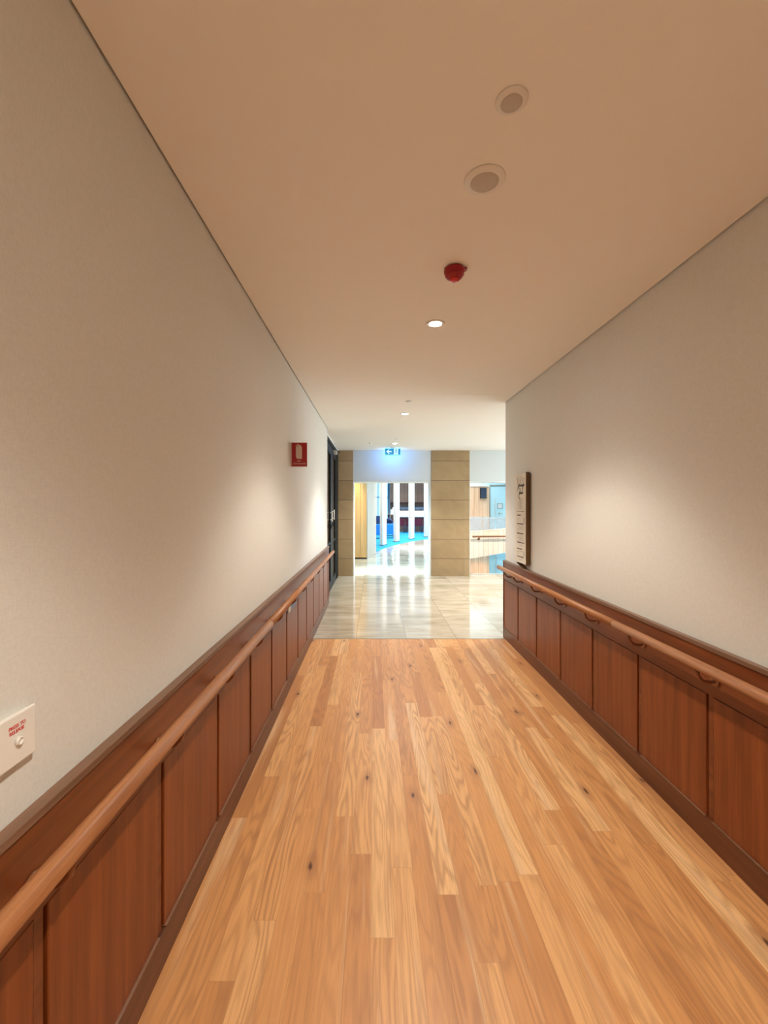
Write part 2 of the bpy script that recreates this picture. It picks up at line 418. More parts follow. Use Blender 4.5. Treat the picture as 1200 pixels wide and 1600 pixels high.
def thing(name, label, cat, loc=(0, 0, 0), group=None):
    o = bpy.data.objects.new(name, None); C.objects.link(o); o.location = loc; o['_w'] = tuple(loc)
    o.empty_display_size = .05
    o['label'] = label; o['category'] = cat
    if group: o['group'] = group
    return o
def tag(o, label, cat, group=None):
    o['label'] = label; o['category'] = cat
    if group: o['group'] = group
    return o
def struct(o, label, cat='wall'):
    o['kind'] = 'structure'; o['label'] = label; o['category'] = cat
    return o
def dup(root, loc, rz=None, label=None):
    r = root.copy(); C.objects.link(r); r.location = loc
    if rz is not None: r.rotation_euler = (0, 0, rz)
    if label: r['label'] = label
    for ch in list(root.children):
        c = ch.copy(); C.objects.link(c); c.parent = r
        for g in ch.children:
            d = g.copy(); C.objects.link(d); d.parent = c
    return r
def text_mesh(name, s, size, mat, parent, at, right, up, thick=.0006, align='LEFT'):
    cu = bpy.data.curves.new(name, 'FONT'); cu.body = s; cu.size = size; cu.extrude = thick; cu.align_x = align
    cu.offset = size*.012
    t = bpy.data.objects.new('tmp', cu); C.objects.link(t)
    bpy.context.view_layer.update()
    me = bpy.data.meshes.new_from_object(t.evaluated_get(bpy.context.evaluated_depsgraph_get()))
    bpy.data.objects.remove(t)
    R = Vector(right).normalized(); U = Vector(up).normalized(); Z = R.cross(U)
    mt = Matrix((R, U, Z)).transposed().to_4x4(); mt.translation = Vector(at) - Vector(parent['_w'])
    me.transform(mt); me.materials.clear(); me.materials.append(MAT[mat])
    o = bpy.data.objects.new(name, me); C.objects.link(o); o.parent = parent; o['_w'] = parent['_w']
    return o

# ------------------------------------------------------------------ dimensions
XL, XR, ZC = -0.7355, 1.555, 2.765
YB, YL, YR, YF = -7.0, 6.87, 5.12, 9.55     # back, end of left wall, end of right wall, far wall
YT = 5.05                                    # oak meets travertine
DT = 0.42                                    # thickness of far wall

# ------------------------------------------------------------------ the setting
struct(MB().box(-.95, 1.75, YB, YT-.004, -.05, 0).build('floor', 'oak', origin=(0, 0, 0)), 'oak strip floor of the corridor in warm honey tones', 'floor')
# travertine: lobby plus strip into the lounge bounded by a curved carpet edge, cut at the stair void
ARC = [(-1.2, 12.4), (-.5, 13.2), (.057, 14.38), (.327, 15.48), (.63, 16.47), (.96, 17.26), (1.70, 18.9), (2.49, 20.02), (3.6, 21.0), (4.6, 21.6)]
m = MB()
pts = [(-3.2, YT-.004), (6.0, YT-.004), (6.0, YF+.30), (2.10, YF+.30), (2.10, YF+DT), (4.6, 24.4), (4.6, 21.6)] + list(reversed(ARC))[1:] + [(-3.2, 12.4)]
# simple fan is not convex: build as strips
bm = m.bm
m.box(-3.2, 6.0, YT-.004, YF+.30, -.05, 0)
m.box(-3.2, 2.10, YF+.30, 12.4, -.05, 0)
a = [Vector((x, y, 0)) for x, y in ARC]
for p, q in zip(ARC, ARC[1:]):
    dv = lambda y: 2.06+(y-YF-DT)*.182
    m.prism([(p[0], p[1], -.05), (q[0], q[1], -.05), (dv(q[1]), q[1], -.05), (dv(p[1]), p[1], -.05)], (0, 0, .05))
struct(m.build('floor.001', 'trav'), 'polished travertine tile floor reflecting the openings', 'floor')
struct(MB().prism([(-3.25, 12.3, -.06), (2.50, 12.3, -.06), (5.9, 31, -.06), (-3.25, 31, -.06)], (0, 0, .054)).build('floor.002', 'carpet'), 'bright blue carpet of the lounge behind the timber fins', 'floor')
struct(MB().box(XL-.012, XR+.02, YT-.008, YT, -.01, .0012).build('trim_1', 'rubber'), 'thin dark strip where oak floor meets travertine tiles', 'trim')

struct(MB().box(XL-.14, XL, YB, YL, 0, 2.95).build('wall_left', 'wall'), 'linen covered left corridor wall with soft light scallops', 'wall')
struct(MB().box(XR, XR+.15, YB, YR, 0, 2.95).build('wall_right', 'wall'), 'linen covered right corridor wall with soft light scallop', 'wall')
struct(MB().box(XL-.2, XR+.2, YB-.1, YB, 0, 2.95).build('wall_back', 'wall'), 'corridor end wall behind the viewer', 'wall')
G = .009
struct(MB().box(XL+G, XR-G, YB, 4.757, ZC, ZC+.02).build('ceiling', 'ceiling'), 'painted corridor ceiling with narrow shadow gaps at its edges', 'ceiling')
m = MB().box(XL+G, XR-G, 4.761, YR, ZC, ZC+.02).box(XL+G, 5.0, YR, YL, ZC, ZC+.02).box(-.88, 5.0, YL, YF+.02, ZC, ZC+.02)
struct(m.build('ceiling.001', 'ceiling'), 'pale lobby ceiling past the thin joint line', 'ceiling')
struct(MB().box(-3.3, 6.2, YB, YF+DT, ZC+.021, ZC+.12).build('ceiling.002', 'ceiling_dark'), 'dark recess above the ceiling shadow gaps', 'ceiling')
struct(MB().box(XR+.15, 5.1, YR-.1, YR, 0, 2.9).build('wall_front', 'wall'), 'lobby wall behind the right corridor wall', 'wall')
struct(MB().box(5.0, 5.1, YR, 5.7, 0, 2.9).box(5.0, 5.1, 9.0, YF+DT, 0, 2.9).box(5.0, 5.1, 5.7, 9.0, 0, .8).box(5.0, 5.1, 5.7, 9.0, 2.45, 2.9).build('wall_side', 'wall'), 'side wall of the lobby', 'wall')
# far wall: bulkheads over the openings
HZ = 2.085
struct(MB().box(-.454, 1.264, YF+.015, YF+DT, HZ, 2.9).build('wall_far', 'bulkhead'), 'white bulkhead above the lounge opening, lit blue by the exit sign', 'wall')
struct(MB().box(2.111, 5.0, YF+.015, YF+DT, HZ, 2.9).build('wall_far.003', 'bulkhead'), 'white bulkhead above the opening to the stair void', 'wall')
m = MB().box(-.455, -.437, YF+.03, YF+DT+.02, 0, HZ).box(1.247, 1.265, YF+.03, YF+DT+.02, 0, HZ).box(-.437, 1.247, YF+.03, YF+DT+.02, HZ-.02, HZ)
struct(m.build('trim_2', 'white'), 'white lining around the opening to the lounge', 'trim')
m = MB().box(2.11, 2.128, YF+.03, YF+DT+.02, 0, HZ).box(2.128, 5, YF+.03, YF+DT+.02, HZ-.02, HZ)
struct(m.build('trim_3', 'white'), 'white lining around the opening to the stair void', 'trim')
p = MB().box(-.80, -.455, YF, YF+DT, 0, ZC-.001, .002).build('stone_pier', 'stone', origin=(-.63, YF, 0))
tag(p, 'narrow sandstone block pier beside the black framed glass doors', 'pillar')
p = MB().box(1.265, 2.11, YF, YF+DT, 0, ZC-.001, .002).build('stone_pier', 'stone', origin=(1.69, YF, 0))
tag(p, 'wide sandstone block pier between the two bright openings', 'pillar')

wdw = thing('added_fill_window', 'wide unseen window added in the lobby side wall for fill light', 'window', (5.05, 7.35, .8)); wdw['kind'] = 'structure'  # unseen window, added to go with the lobby fill light
MB().box(5.02, 5.08, 5.7, 9.0, .8, .85).box(5.02, 5.08, 5.7, 9.0, 2.40, 2.45).box(5.02, 5.08, 5.7, 5.75, .85, 2.4).box(5.02, 5.08, 8.95, 9.0, .85, 2.4).box(5.02, 5.08, 7.32, 7.38, .85, 2.4).build('window_frame', 'black', wdw)
# room behind the glass doors
m = MB().box(-3.3, -3.2, 6.6, YF+.1, 0, 2.9).box(-3.2, -.88, 6.55, 6.65, 0, 2.9).box(-3.2, -.80, YF, YF+.1, 0, 2.9)
struct(m.build('wall_side.001', 'wall'), 'plain walls of the dim room behind the glass doors', 'wall')

# ------------------------------------------------------------------ glass double door on the left
XD = -.78
d = thing('glazed_door_frame', 'black frame around the pair of glass doors on the left', 'door frame', (XD, 6.9, 0)); d['kind'] = 'structure'
m = MB().box(XD-.07, XD, YL, 6.97, 0, 2.73).box(XD-.07, XD, 9.22, 9.535, 0, 2.73).box(XD-.07, XD, 6.97, 9.22, 2.66, 2.73)
m.build('door_frame', 'black', d)
MB().box(XD-.07, XD, YL, 9.535, 2.732, ZC-.001).build('head_panel', 'white', d)
def leaf(name, y0, y1, s0, s1, hy, hz, lab):
    o = thing(name, lab, 'door', (XD, (y0+y1)/2, .01)); o['kind'] = 'structure'
    MB().box(XD-.055, XD-.012, y0, y0+s0, .01, 2.65).box(XD-.055, XD-.012, y1-s1, y1, .01, 2.65).box(XD-.055, XD-.012, y0+s0, y1-s1, .01, .16)\
        .box(XD-.055, XD-.012, y0+s0, y1-s1, 2.50, 2.65).box(XD-.05, XD-.018, y0+s0, y1-s1, .84, .88).build('frame', 'black', o)
    MB().box(XD-.038, XD-.030, y0+s0, y1-s1, .16, 2.50).build('glass_pane', 'doorglass', o)
    h = MB().box(XD+.012, XD+.026, hy-.028, hy+.028, hz, hz+.19, .004).box(XD-.012, XD+.014, hy-.010, hy+.010, hz+.02, hz+.04).box(XD-.012, XD+.014, hy-.010, hy+.010, hz+.15, hz+.17).build('door_handle', 'whitepl', o)
    MB().box(XD-.010, XD+.010, hy-.02, hy+.02, hz-.13, hz-.05, .003).build('lock', 'black', o)
    return o
leaf('door_1', 6.975, 8.19, .14, .20, 7.93, 1.26, 'nearer glass door leaf in black frame with white pull')
leaf('door_2', 8.20, 9.215, .22, .22, 8.33, 1.28, 'farther glass door leaf in black frame beside the stone pier')
c = thing('door_closer', 'grey closer arm above the glass doors', 'door closer', (XD, 8.6, 2.6))
MB().box(XD-.010, XD+.05, 8.45, 8.75, 2.57, 2.63, .006).build('body', 'steel', c)
MB().tube([(XD+.03, 8.6, 2.635), (XD+.085, 8.95, 2.655), (XD+.005, 9.15, 2.675)], .008, 8).build('arm', 'black', c)

# ------------------------------------------------------------------ wainscot and handrails
def wainscot(n, xw, y_end, lab):
    X = lambda dd: xw + n*dd
    def bx(mb, d0, d1, y0, y1, z0, z1, bev=0):
        a, b = sorted((X(d0), X(d1))); return mb.box(a, b, y0, y1, z0, z1, bev)
    y_start = -1.7
    w_ = thing('wainscot', lab, 'wall panelling', (xw, y_start, 0))
    bx(MB(), .001, .004, y_start, y_end, .02, .90).build('backing', 'gap', w_)
    o = bx(MB(), .001, .030, y_start, y_end, 0, .118, .0015).build('skirting', 'base', w_)
    joints = [3.41] if n > 0 else [1.0, 4.3]
    ys = [y_start] + joints + [y_end]
    for a, b in zip(ys, ys[1:]):
        bx(MB(), .001, .026, a+.001, b-.001, .688, .889).build('top_band', 'band', w_)
    bx(MB(), .001, .033, y_start, y_end+.001, .890, .910, .002).build('cap', 'cap', w_)
    ky = [.93+.525*k for k in range(-5, 12) if .93+.525*k < y_end-.05]
    for y in ky:
        bx(MB(), .0055, .0165, y-.0145, y+.0145, .100, .688, .0015).build('stile', 'band', w_)
    for a, b in zip(ky, ky[1:]+[y_end+.02]):
        if b-a < .12: continue
        bx(MB(), .0055, .0225, a+.021, b-.021, .120, .682, .003).build('panel', 'panel', w_)
        bx(MB(), .001, .0305, a+.021, b-.021, .1185, .1225, .001).build('lit_ledge', 'cap', w_)  # lighter timber puts the lit ledge highlight into the colour
    # end post closes the run
    bx(MB(), .001, .030, y_end-.012, y_end, .0, .889).build('end_cap', 'base', w_)
    return w_
wainscot(+1, XL, YL, 'dark red timber wainscot along the left wall running to the glass doors')
wainscot(-1, XR, YR, 'dark red timber wainscot along the right wall below the menu board')

def handrail(n, xw, y_end, brackets, lab):
    xr = xw + n*.112; z = .84
    h = thing('handrail', lab, 'handrail', (xr, -1.6, z))
    o = MB().tube([(xr, -1.6, z), (xr, 1.0, z), (xr, 2.6, z)], .0235, 20).build('rail', 'rail', h)
    MB().tube([(xr, 2.602, z), (xr, 4.5, z), (xr, y_end-.01, z), (xr, y_end, z)], [.0235, .0235, .0235, .019], 20).build('rail', 'rail', h)
    for y in brackets:
        MB().tube([(xw+n*.026, y, z-.075), (xw+n*.055, y, z-.080), (xw+n*.085, y, z-.074), (xw+n*.104, y, z-.055), (xw+n*.112, y, z-.022)], .0085, 10)\
            .lathe([(.024, 0), (.024, .004), (.018, .007)], (xw+n*.0265 - (0.007 if n < 0 else 0), y, z-.075), 20, 'x').build('bracket', 'bronze', h)
    return h
handrail(+1, XL, 6.68, [-.65, -.12, .90, 1.42, 1.94, 2.44, 2.97, 3.49, 3.99, 4.52, 5.05, 5.50, 6.02, 6.5], 'round timber handrail on bronze brackets along the left wall')
handrail(-1, XR, 5.02, [-.65, -.12, .40, .92, 1.43, 1.94, 2.46, 2.97, 3.47, 3.98, 4.49, 4.78], 'round timber handrail on bronze brackets along the right wall')

# ------------------------------------------------------------------ ceiling fittings
labs = {-5.6: 'round recessed downlight behind the viewer, farthest back', -2.77: 'round recessed downlight behind the viewer', .06: 'round recessed downlight directly overhead, above the frame',
        2.89: 'bright recessed downlight nearest the viewer, beyond the red detector', 5.72: 'bright recessed downlight just past the ceiling joint line', 8.45: 'small bright downlight right above the exit sign'}
first = None
for y, p_, c_ in DL:
    if first is None:
        t = thing('downlight', labs[y], 'ceiling light', (.41, y, ZC), 'recessed downlights along the corridor')
        MB().lathe([(.039, -.001), (.039, -.004), (.045, -.008), (.058, -.006), (.063, -.0005)], (.41, y, ZC), 32).build('trim_ring', 'whitepl', t)
        MB().lathe([(.001, -.011), (.022, -.0105), (.035, -.0075), (.038, -.0045)], (.41, y, ZC), 24).build('lamp', 'lamp', t)
        first = t
    else:
        dup(first, (.41, y, ZC), None, labs[y])
for nm, y, r0, r1, lab in (('ceiling_speaker', 1.618, .076, .051, 'larger round ceiling speaker with grille, nearer the red detector'), ('ceiling_speaker', 1.30, .0465*1.02, .031, 'smaller round ceiling speaker with grille, nearest the viewer')):
    t = thing(nm, lab, 'ceiling speaker', (.413, y, ZC), 'round ceiling speakers')
    MB().lathe([(r1, -.010), (r1+.003, -.012), (r1+(r0-r1)*.45, -.0085), (r0-.004, -.005), (r0, -.003), (r0, -.0003)], (.413, y, ZC), 48).build('trim_ring', 'whitepl', t)
    MB().lathe([(.001, -.0125), (r1*.6, -.0122), (r1, -.0112), (r1+.0005, -.0105)], (.413, y, ZC), 48).build('grille', 'grille', t)
t = thing('smoke_detector', 'red domed fire detector hanging from the ceiling', 'fire detector', (.412, 2.22, ZC))
MB().lathe([(.045, -.0003), (.051, -.006), (.053, -.018), (.049, -.032)], (.412, 2.22, ZC), 40).lathe([(.049, -.032), (.044, -.044), (.036, -.053), (.027, -.058)], (.412, 2.22, ZC), 40).box(.445, .476, 2.205, 2.235, ZC-.011, ZC-.002, .002).build('base', 'red', t)
MB().lathe([(.027, -.0585), (.024, -.064), (.016, -.068), (.004, -.069)], (.412, 2.22, ZC), 32).build('lens', 'redlens', t)
m = MB()
for k in range(12):
    a = 2*math.pi*k/12; m.box(.412+.0475*math.cos(a)-.0025, .412+.0475*math.cos(a)+.0025, 2.22+.0475*math.sin(a)-.0025, 2.22+.0475*math.sin(a)+.0025, ZC-.036, ZC-.018)
m.build('vent_rib', 'red', t)
o = MB().lathe([(.036, -.0003), (.038, -.004), (.030, -.007), (.030, -.010), (.010, -.012)], (.41, 5.05, ZC), 32).build('sprinkler_cover', 'whitepl', origin=(.41, 5.05, ZC)); tag(o, 'small white concealed sprinkler cover just past the ceiling joint', 'sprinkler')
o = MB().lathe([(.036, -.0003), (.038, -.004), (.022, -.016), (.008, -.026)], (-.065, 8.4, ZC), 24).build('sprinkler_cover', 'steel', origin=(-.065, 8.4, ZC)); tag(o, 'small grey ceiling sprinkler left of the exit sign', 'sprinkler')
o = MB().lathe([(.030, -.0003), (.030, -.004), (.010, -.008)], (.41, 7.9, ZC), 24).build('sprinkler_cover', 'whitepl', origin=(.41, 7.9, ZC)); tag(o, 'tiny white ceiling disc in front of the farthest downlight', 'sprinkler')

# ------------------------------------------------------------------ exit sign
YE = 9.1; ex0, ex1 = .2416, .5555
e = thing('exit_sign', 'blue lit exit sign with left arrow and running figure hanging from ceiling', 'exit sign', ((ex0+ex1)/2, YE, ZC))
MB().box(ex0-.008, ex1+.008, YE, YE+.035, 2.600, 2.752, .004).build('case', 'exitcase', e)
MB().box(.36, .46, YE+.008, YE+.028, 2.752, ZC-.0005).build('mount', 'whitepl', e)
MB().box(ex0, ex1, YE-.003, YE-.0005, 2.622, 2.744).build('face', 'exitblue', e)
yy = YE-.0035
cx, cz = ex0+.080, 2.683
m = MB().prism([(cx-.06, yy, cz), (cx-.012, yy, cz+.045), (cx+.008, yy, cz+.045), (cx-.022, yy, cz+.012), (cx+.055, yy, cz+.012), (cx+.055, yy, cz-.012), (cx-.022, yy, cz-.012), (cx+.008, yy, cz-.045), (cx-.012, yy, cz-.045)], (0, -.002, 0))
m.build('arrow', 'exitwhite', e)
MB().box(ex0+.18, ex1-.043, yy-.002, yy, 2.624, 2.742).build('doorway_symbol', 'exitwhite', e)
fx0 = ex0+.225; yq = yy-.0035
def stroke(mb, pts, r): return mb.tube([(a, yq, b) for a, b in pts], r, 6)
m = MB(); m.lathe([(.0001, -.001), (.011, -.001), (.011, .001), (.0001, .001)], (fx0+.006, yq, 2.728), 16, 'y')
stroke(m, [(fx0+.004, 2.714), (fx0+.002, 2.682)], .009)
stroke(m, [(fx0+.002, 2.71), (fx0+.025, 2.70), (fx0+.036, 2.712)], .0045)
stroke(m, [(fx0+.002, 2.71), (fx0-.02, 2.70), (fx0-.03, 2.685)], .0045)
stroke(m, [(fx0+.002, 2.682), (fx0+.022, 2.664), (fx0+.018, 2.638)], .0055)
stroke(m, [(fx0+.002, 2.682), (fx0-.012, 2.658), (fx0-.034, 2.650)], .0055)
m.build('running_figure', 'exitblue', e)
area('exit_sign_glow', (.40, YE+.037, 2.676), .30, .14, 2.2, (.10, .37, 1.0), (math.radians(90), 0, 0))

# ------------------------------------------------------------------ extinguisher sign (projecting from left wall)
ys = 3.84; x0s, x1s = -.7255, -.590; zs0, zs1 = 1.897, 2.108
s = thing('extinguisher_sign', 'red fire extinguisher sign projecting from the left wall', 'sign', (XL, ys, zs0))
MB().box(x0s, x1s, ys, ys+.004, zs0, zs1).build('sign_plate', 'signred', s)
MB().box(XL+.0005, XL+.0028, ys, ys+.03, zs0, zs1).box(XL+.002, x0s, ys-.001, ys+.0045, zs0, zs1).box(x0s, x1s, ys-.001, ys+.005, zs0-.004, zs0).build('mounting_bracket', 'signwhite', s)
yf = ys-.0012
xc = (x0s+x1s)/2 - .004
m = MB()
body = [(xc-.027, yf, zs0+.085), (xc-.016, yf, zs0+.066), (xc+.026, yf, zs0+.066), (xc+.026, yf, zs0+.168), (xc+.020, yf, zs0+.182), (xc+.012, yf, zs0+.190), (xc-.002, yf, zs0+.190), (xc-.002, yf, zs0+.196), (xc-.016, yf, zs0+.196), (xc-.027, yf, zs0+.184)]
m.prism(body, (0, .001, 0)); m.build('extinguisher_symbol', 'signwhite', s)
MB().lathe([(.0001, -.0006), (.0055, -.0006), (.0055, .0006), (.0001, .0006)], (xc-.015, yf-.0003, zs0+.182), 16, 'y').build('hose_hole', 'signred', s)
text_mesh('lettering', 'FIRE', .017, 'signwhite', s, (xc-.001, yf, zs0+.041), (1, 0, 0), (0, 0, 1), .0005, 'CENTER')
text_mesh('lettering', 'EXTINGUISHER', .0158, 'signwhite', s, (xc+.004, yf, zs0+.018), (1, 0, 0), (0, 0, 1), .0005, 'CENTER')

# ------------------------------------------------------------------ door release plate
pl = thing('door_release_plate', 'white wall plate with red lettering and push button at the left edge', 'wall switch', (XL, .87, 1.03))
m = MB().box(XL+.0105, XL+.018, .800, .923, 1.028, 1.131, .0035)
m.build('cover', 'whitepl', pl)
MB().box(XL+.0005, XL+.0105, .806, .917, 1.034, 1.125).build('back_box', 'whitepl', pl)
text_mesh('lettering', 'PRESS TO', .0098, 'redink', pl, (XL+.0185, .873, 1.1045), (0, 1, 0), (0, 0, 1), .0003, 'CENTER')
text_mesh('lettering', 'RELEASE', .0098, 'redink', pl, (XL+.0185, .872, 1.0945), (0, 1, 0), (0, 0, 1), .0003, 'CENTER')
MB().lathe([(.0085, 0), (.0085, .006), (.0078, .0072), (.0055, .0072), (.0052, .0052), (.001, .0050)], (XL+.0180, .875, 1.076), 28, 'x').build('button', 'whitepl', pl)

# small blue label on the panelling
o = thing('blue_label', 'small blue label strip stuck on the left panelling under the handrail', 'label', (XL+.027, 3.8, .67))
MB().box(XL+.0265, XL+.0285, 3.70, 3.97, .655, .699).build('printed_strip', 'bluelabel', o)
MB().box(XL+.0265, XL+.0287, 3.60, 3.698, .655, .699).build('white_end', 'whitepl', o)

# ------------------------------------------------------------------ menu board on the right wall
XB = 1.5045; yb0, yb1, zb0, zb1 = 4.286, 4.615, .953, 1.885
b_ = thing('menu_board', 'tall wooden menu board with pale face leaning above the right wainscot', 'board', (XB, 4.45, zb0))
def rrect(y0, y1, z0, z1, r, x):
    P = []
    for (cy, cz_, a0) in ((y1-r, z1-r, 0), (y0+r, z1-r, 90), (y0+r, z0+r, 180), (y1-r, z0+r, 270)):
        for k in range(5):
            a = math.radians(a0+k*22.5); P.append((x, cy+r*math.cos(a), cz_+r*math.sin(a)))
    return P
MB().box(XB, XR-.003, yb0, yb1, zb0, zb1, .018).build('slab', 'boardwood', b_)
MB().prism(rrect(yb0+.004, yb1-.004, zb0+.012, zb1-.006, .02, XB-.003), (.0028, 0, 0)).build('face', 'board', b_)
MB().prism([(XB+.002, yb1-.03, zb0-.005), (XB+.002, yb0+.10, zb0-.04), (XR-.003, yb0+.10, zb0-.04), (XR-.003, yb1-.03, zb0-.005)], (0, 0, .004)).build('ledge', 'boardwood', b_)
H = zb1-zb0
def ink(pts, r, mb):     # pts in (u from reader's left, v from top) fractions
    return mb.tube([(XB-.0035, yb1-.004-u*(yb1-yb0-.008), zb1-v*H) for u, v in pts], r, 5)
def scrawl(mb, u0, u1, v, amp, n, r):
    pts = [(u0+(u1-u0)*i/(n*4), v+amp*math.sin(i*math.pi/2+random.uniform(-.4, .4))*random.uniform(.5, 1)) for i in range(n*4+1)]
    return ink(pts, r, mb)
m = MB()
ink([(.33, .115), (.28, .195)], .0040, m); ink([(.50, .115), (.32, .155), (.55, .18)], .0040, m)
scrawl(m, .42, .88, .140, .012, 6, .0045)
ink([(.84, .125), (.74, .165), (.68, .20)], .0040, m)
ink([(.50, .19), (.42, .235), (.38, .265), (.46, .285)], .0040, m); scrawl(m, .40, .78, .222, .013, 5, .0045)
m.build('handwritten_title', 'ink', b_)
m = MB()
for us in ((.15, .03, .25, .12), (.35, .02, .40, .10), (.20, .05, .38, .11), (.6, .03, .52, .1), (.80, .06, .62, .12), (.90, .07, .80, .12), (.48, .05, .50, .115)):
    m = MB(); ink([(us[0], us[1]), ((us[0]+us[2])/2+.03, (us[1]+us[3])/2), (us[2], us[3])], .0022, m); m.build('sketched_stem', 'inkgrey', b_)
for us in ((.42, .29, .38, .40), (.55, .27, .60, .40), (.66, .28, .74, .40), (.50, .30, .52, .40)):
    m = MB(); ink([(us[0], us[1]), ((us[0]+us[2])/2-.03, (us[1]+us[3])/2), (us[2], us[3])], .0018, m); m.build('sketched_stem', 'inkgrey', b_)
m = MB(); ink([(.20, .425), (.88, .425)], .002, m)
for v, u1, r in ((.465, .55, .0030), (.56, .80, .0038), (.665, .78, .0038), (.765, .86, .0038), (.835, .66, .0030), (.92, .80, .0030)):
    scrawl(m, .22, u1, v, .0045, 9, r)
for v in (.50, .52, .625, .72, .87, .89): ink([(.26, v), (.34, v)], .002, m)
for v in (.50, .53, .86, .885): ink([(.86, v-.01), (.87, v+.02)], .0025, m)
m.build('printed_lines', 'ink', b_)
for v in (.585, .60, .615, .69, .705, .72, .735, .795, .86, .955): m = MB(); scrawl(m, .40, .74, v, .002, 9, .0012); m.build('small_print', 'inkgrey', b_)

# ------------------------------------------------------------------ lounge shell
LZ = 3.45
struct(MB().box(-6, 9, YF+DT, 31, LZ, LZ+.1).build('ceiling.003', 'white'), 'white ceiling of the lounge', 'ceiling')
struct(MB().box(-6, 9, YF+DT-.02, YF+DT+.0, 2.9, LZ).box(-3.3, -.815, YF+DT-.02, YF+DT, 0, 2.9).build('wall_front.001', 'white'), 'lounge side of the far wall', 'wall')
struct(MB().box(-3.3, -3.2, YF, 31, 0, LZ).build('wall_left.001', 'blueroom'), 'pale blue left wall of the lounge', 'wall')
struct(MB().prism([(2.02, YF+DT, 0), (2.12, YF+DT, 0), (5.95, 31, 0), (5.85, 31, 0)], (0, 0, LZ)).build('wall_right.001', 'white'), 'white wall between lounge and stair void', 'wall')
struct(MB().box(-3.3, -2.4, 30, 30.1, 0, LZ).box(1.0, 6.2, 30, 30.1, 0, LZ).box(-2.4, 1.0, 30, 30.1, 3.3, LZ).box(-2.4, 1.0, 30, 30.1, 0, .25).build('wall_far.001', 'blueroom'), 'far wall of the lounge around its tall window', 'wall')
wdw = thing('window_1', 'tall pale blue window at the back of the lounge', 'window', (-.7, 30, .25)); wdw['kind'] = 'structure'
m = MB()
for x in (-2.4, -1.3, -.25, .28, .95): m.box(x, x+.05, 29.98, 30.06, .25, 3.3)
m.box(-2.4, 1.0, 29.98, 30.06, .25, .3).box(-2.4, 1.0, 29.98, 30.06, 3.25, 3.3).box(-2.4, 1.0, 29.98, 30.06, 2.1, 2.15).build('window_frame', 'blueroom', wdw)
MB().box(-2.35, .95, 30.0, 30.01, .3, 3.25).build('window_pane', 'glass', wdw)

# big timber portal block
poly = [(-1.3, 12.72), (-.205, 12.62), (-.15, 12.66), (.06, 14.38), (-.3, 14.7), (-1.3, 14.7)]
blk = thing('timber_portal', 'large orange timber clad portal block just inside the lounge', 'pillar', (-.6, 13, 0))
MB().prism([(x, y, .03) for x, y in [(-1.3, 12.76), (-.20, 12.66), (.02, 14.38), (-.3, 14.6), (-1.3, 14.6)]], (0, 0, LZ-.06)).build('core', 'fin', blk)
m = MB()
for i in range(6):
    xa = -1.3 + i*.183; m.box(xa+.002, xa+.181, 12.72-.03-(.0 if i % 2 else .008)-i*.017, 12.79-i*.017, .04, LZ-.02, .004)
m.build('front_boards', 'orange', blk)
m = MB()
for i in range(6):
    t0, t1 = i/6, (i+1)/6-.006
    A, B = Vector((-.195, 12.66, .0)), Vector((.06, 14.38, .0)); n_ = Vector((B-A)).cross(Vector((0, 0, 1))).normalized()
    p0, p1 = A+(B-A)*t0, A+(B-A)*t1
    m.prism([p0, p1, p1+n_*.02, p0+n_*.02], (0, 0, LZ-.02))
m.build('lit_side_boards', 'fin', blk)  # paler than the front: cool light put into the board colour

# fins standing on the carpet
proto = thing('timber_fin', 'tall pale timber fin nearest the orange portal', 'fin', (.36, 17.1, 0), 'tall timber fins along the carpet edge')
MB().box(.36-.055, .36+.0, 17.1-.24, 17.1+.24, 0, LZ-.002, .004).build('face_board', 'fin', proto)
MB().box(.36+.0, .36+.022, 17.1-.22, 17.1+.22, 0, LZ-.002).build('groove', 'clad', proto)
MB().box(.36+.022, .36+.085, 17.1-.24, 17.1+.24, 0, LZ-.002, .004).build('side_board', 'white', proto)  # white here paints the cool light on the right side of the timber
MB().box(.36-.065, .36+.095, 17.1-.25, 17.1+.25, 0, .018).build('foot_plate', 'rubber', proto)
proto.rotation_euler = (0, 0, math.radians(-17))
for (x, y, a, lab) in ((.97, 18.75, -19, 'second tall pale timber fin from the orange portal'), (1.75, 20.3, -22, 'third tall pale timber fin from the orange portal'), (2.63, 21.7, -25, 'farthest timber fin, beside the wide stone pier edge'), (3.5, 22.6, -27, 'timber fin hidden behind the wide stone pier')):
    dup(proto, (x, y, 0), math.radians(a), lab)

# lounge chairs
def tub_chair(nm, mat, loc, rz, label, cat='armchair', grp=None, h=.68, wd=.62, sh=.40, legm='navy'):
    o = thing(nm, label, cat, (0, 0, 0), grp)
    w2 = wd/2
    MB().box(-w2+.05, w2-.05, -w2+.03, w2-.05, sh-.13, sh, .03).build('seat', mat, o)
    P = [(-w2, -w2, .2), (-w2+.07, -w2, .2), (-w2+.08, w2-.1, .2), (w2-.08, w2-.1, .2), (w2-.07, -w2, .2), (w2, -w2, .2), (w2, w2-.05, .2), (w2-.08, w2, .2), (-w2+.08, w2, .2), (-w2, w2-.05, .2)]
    MB().box(-w2, -w2+.08, -w2+.03, w2-.06, .2, sh+.17, .02).build('armrest', mat, o)
    MB().box(w2-.08, w2, -w2+.03, w2-.06, .2, sh+.17, .02).build('armrest', mat, o)
    MB().box(-w2, w2, w2-.10, w2, .2, h, .03).build('backrest', mat, o)
    for sx in (-1, 1):
        for sy in (-1, 1): MB().tube([(sx*(w2-.06), sy*(w2-.06), .21), (sx*(w2-.03), sy*(w2-.03), 0)], [.016, .010], 8).build('leg', legm, o)
    o.location = loc; o.rotation_euler = (0, 0, rz); o['_w'] = (0, 0, 0)
    return o
CZ = -.006
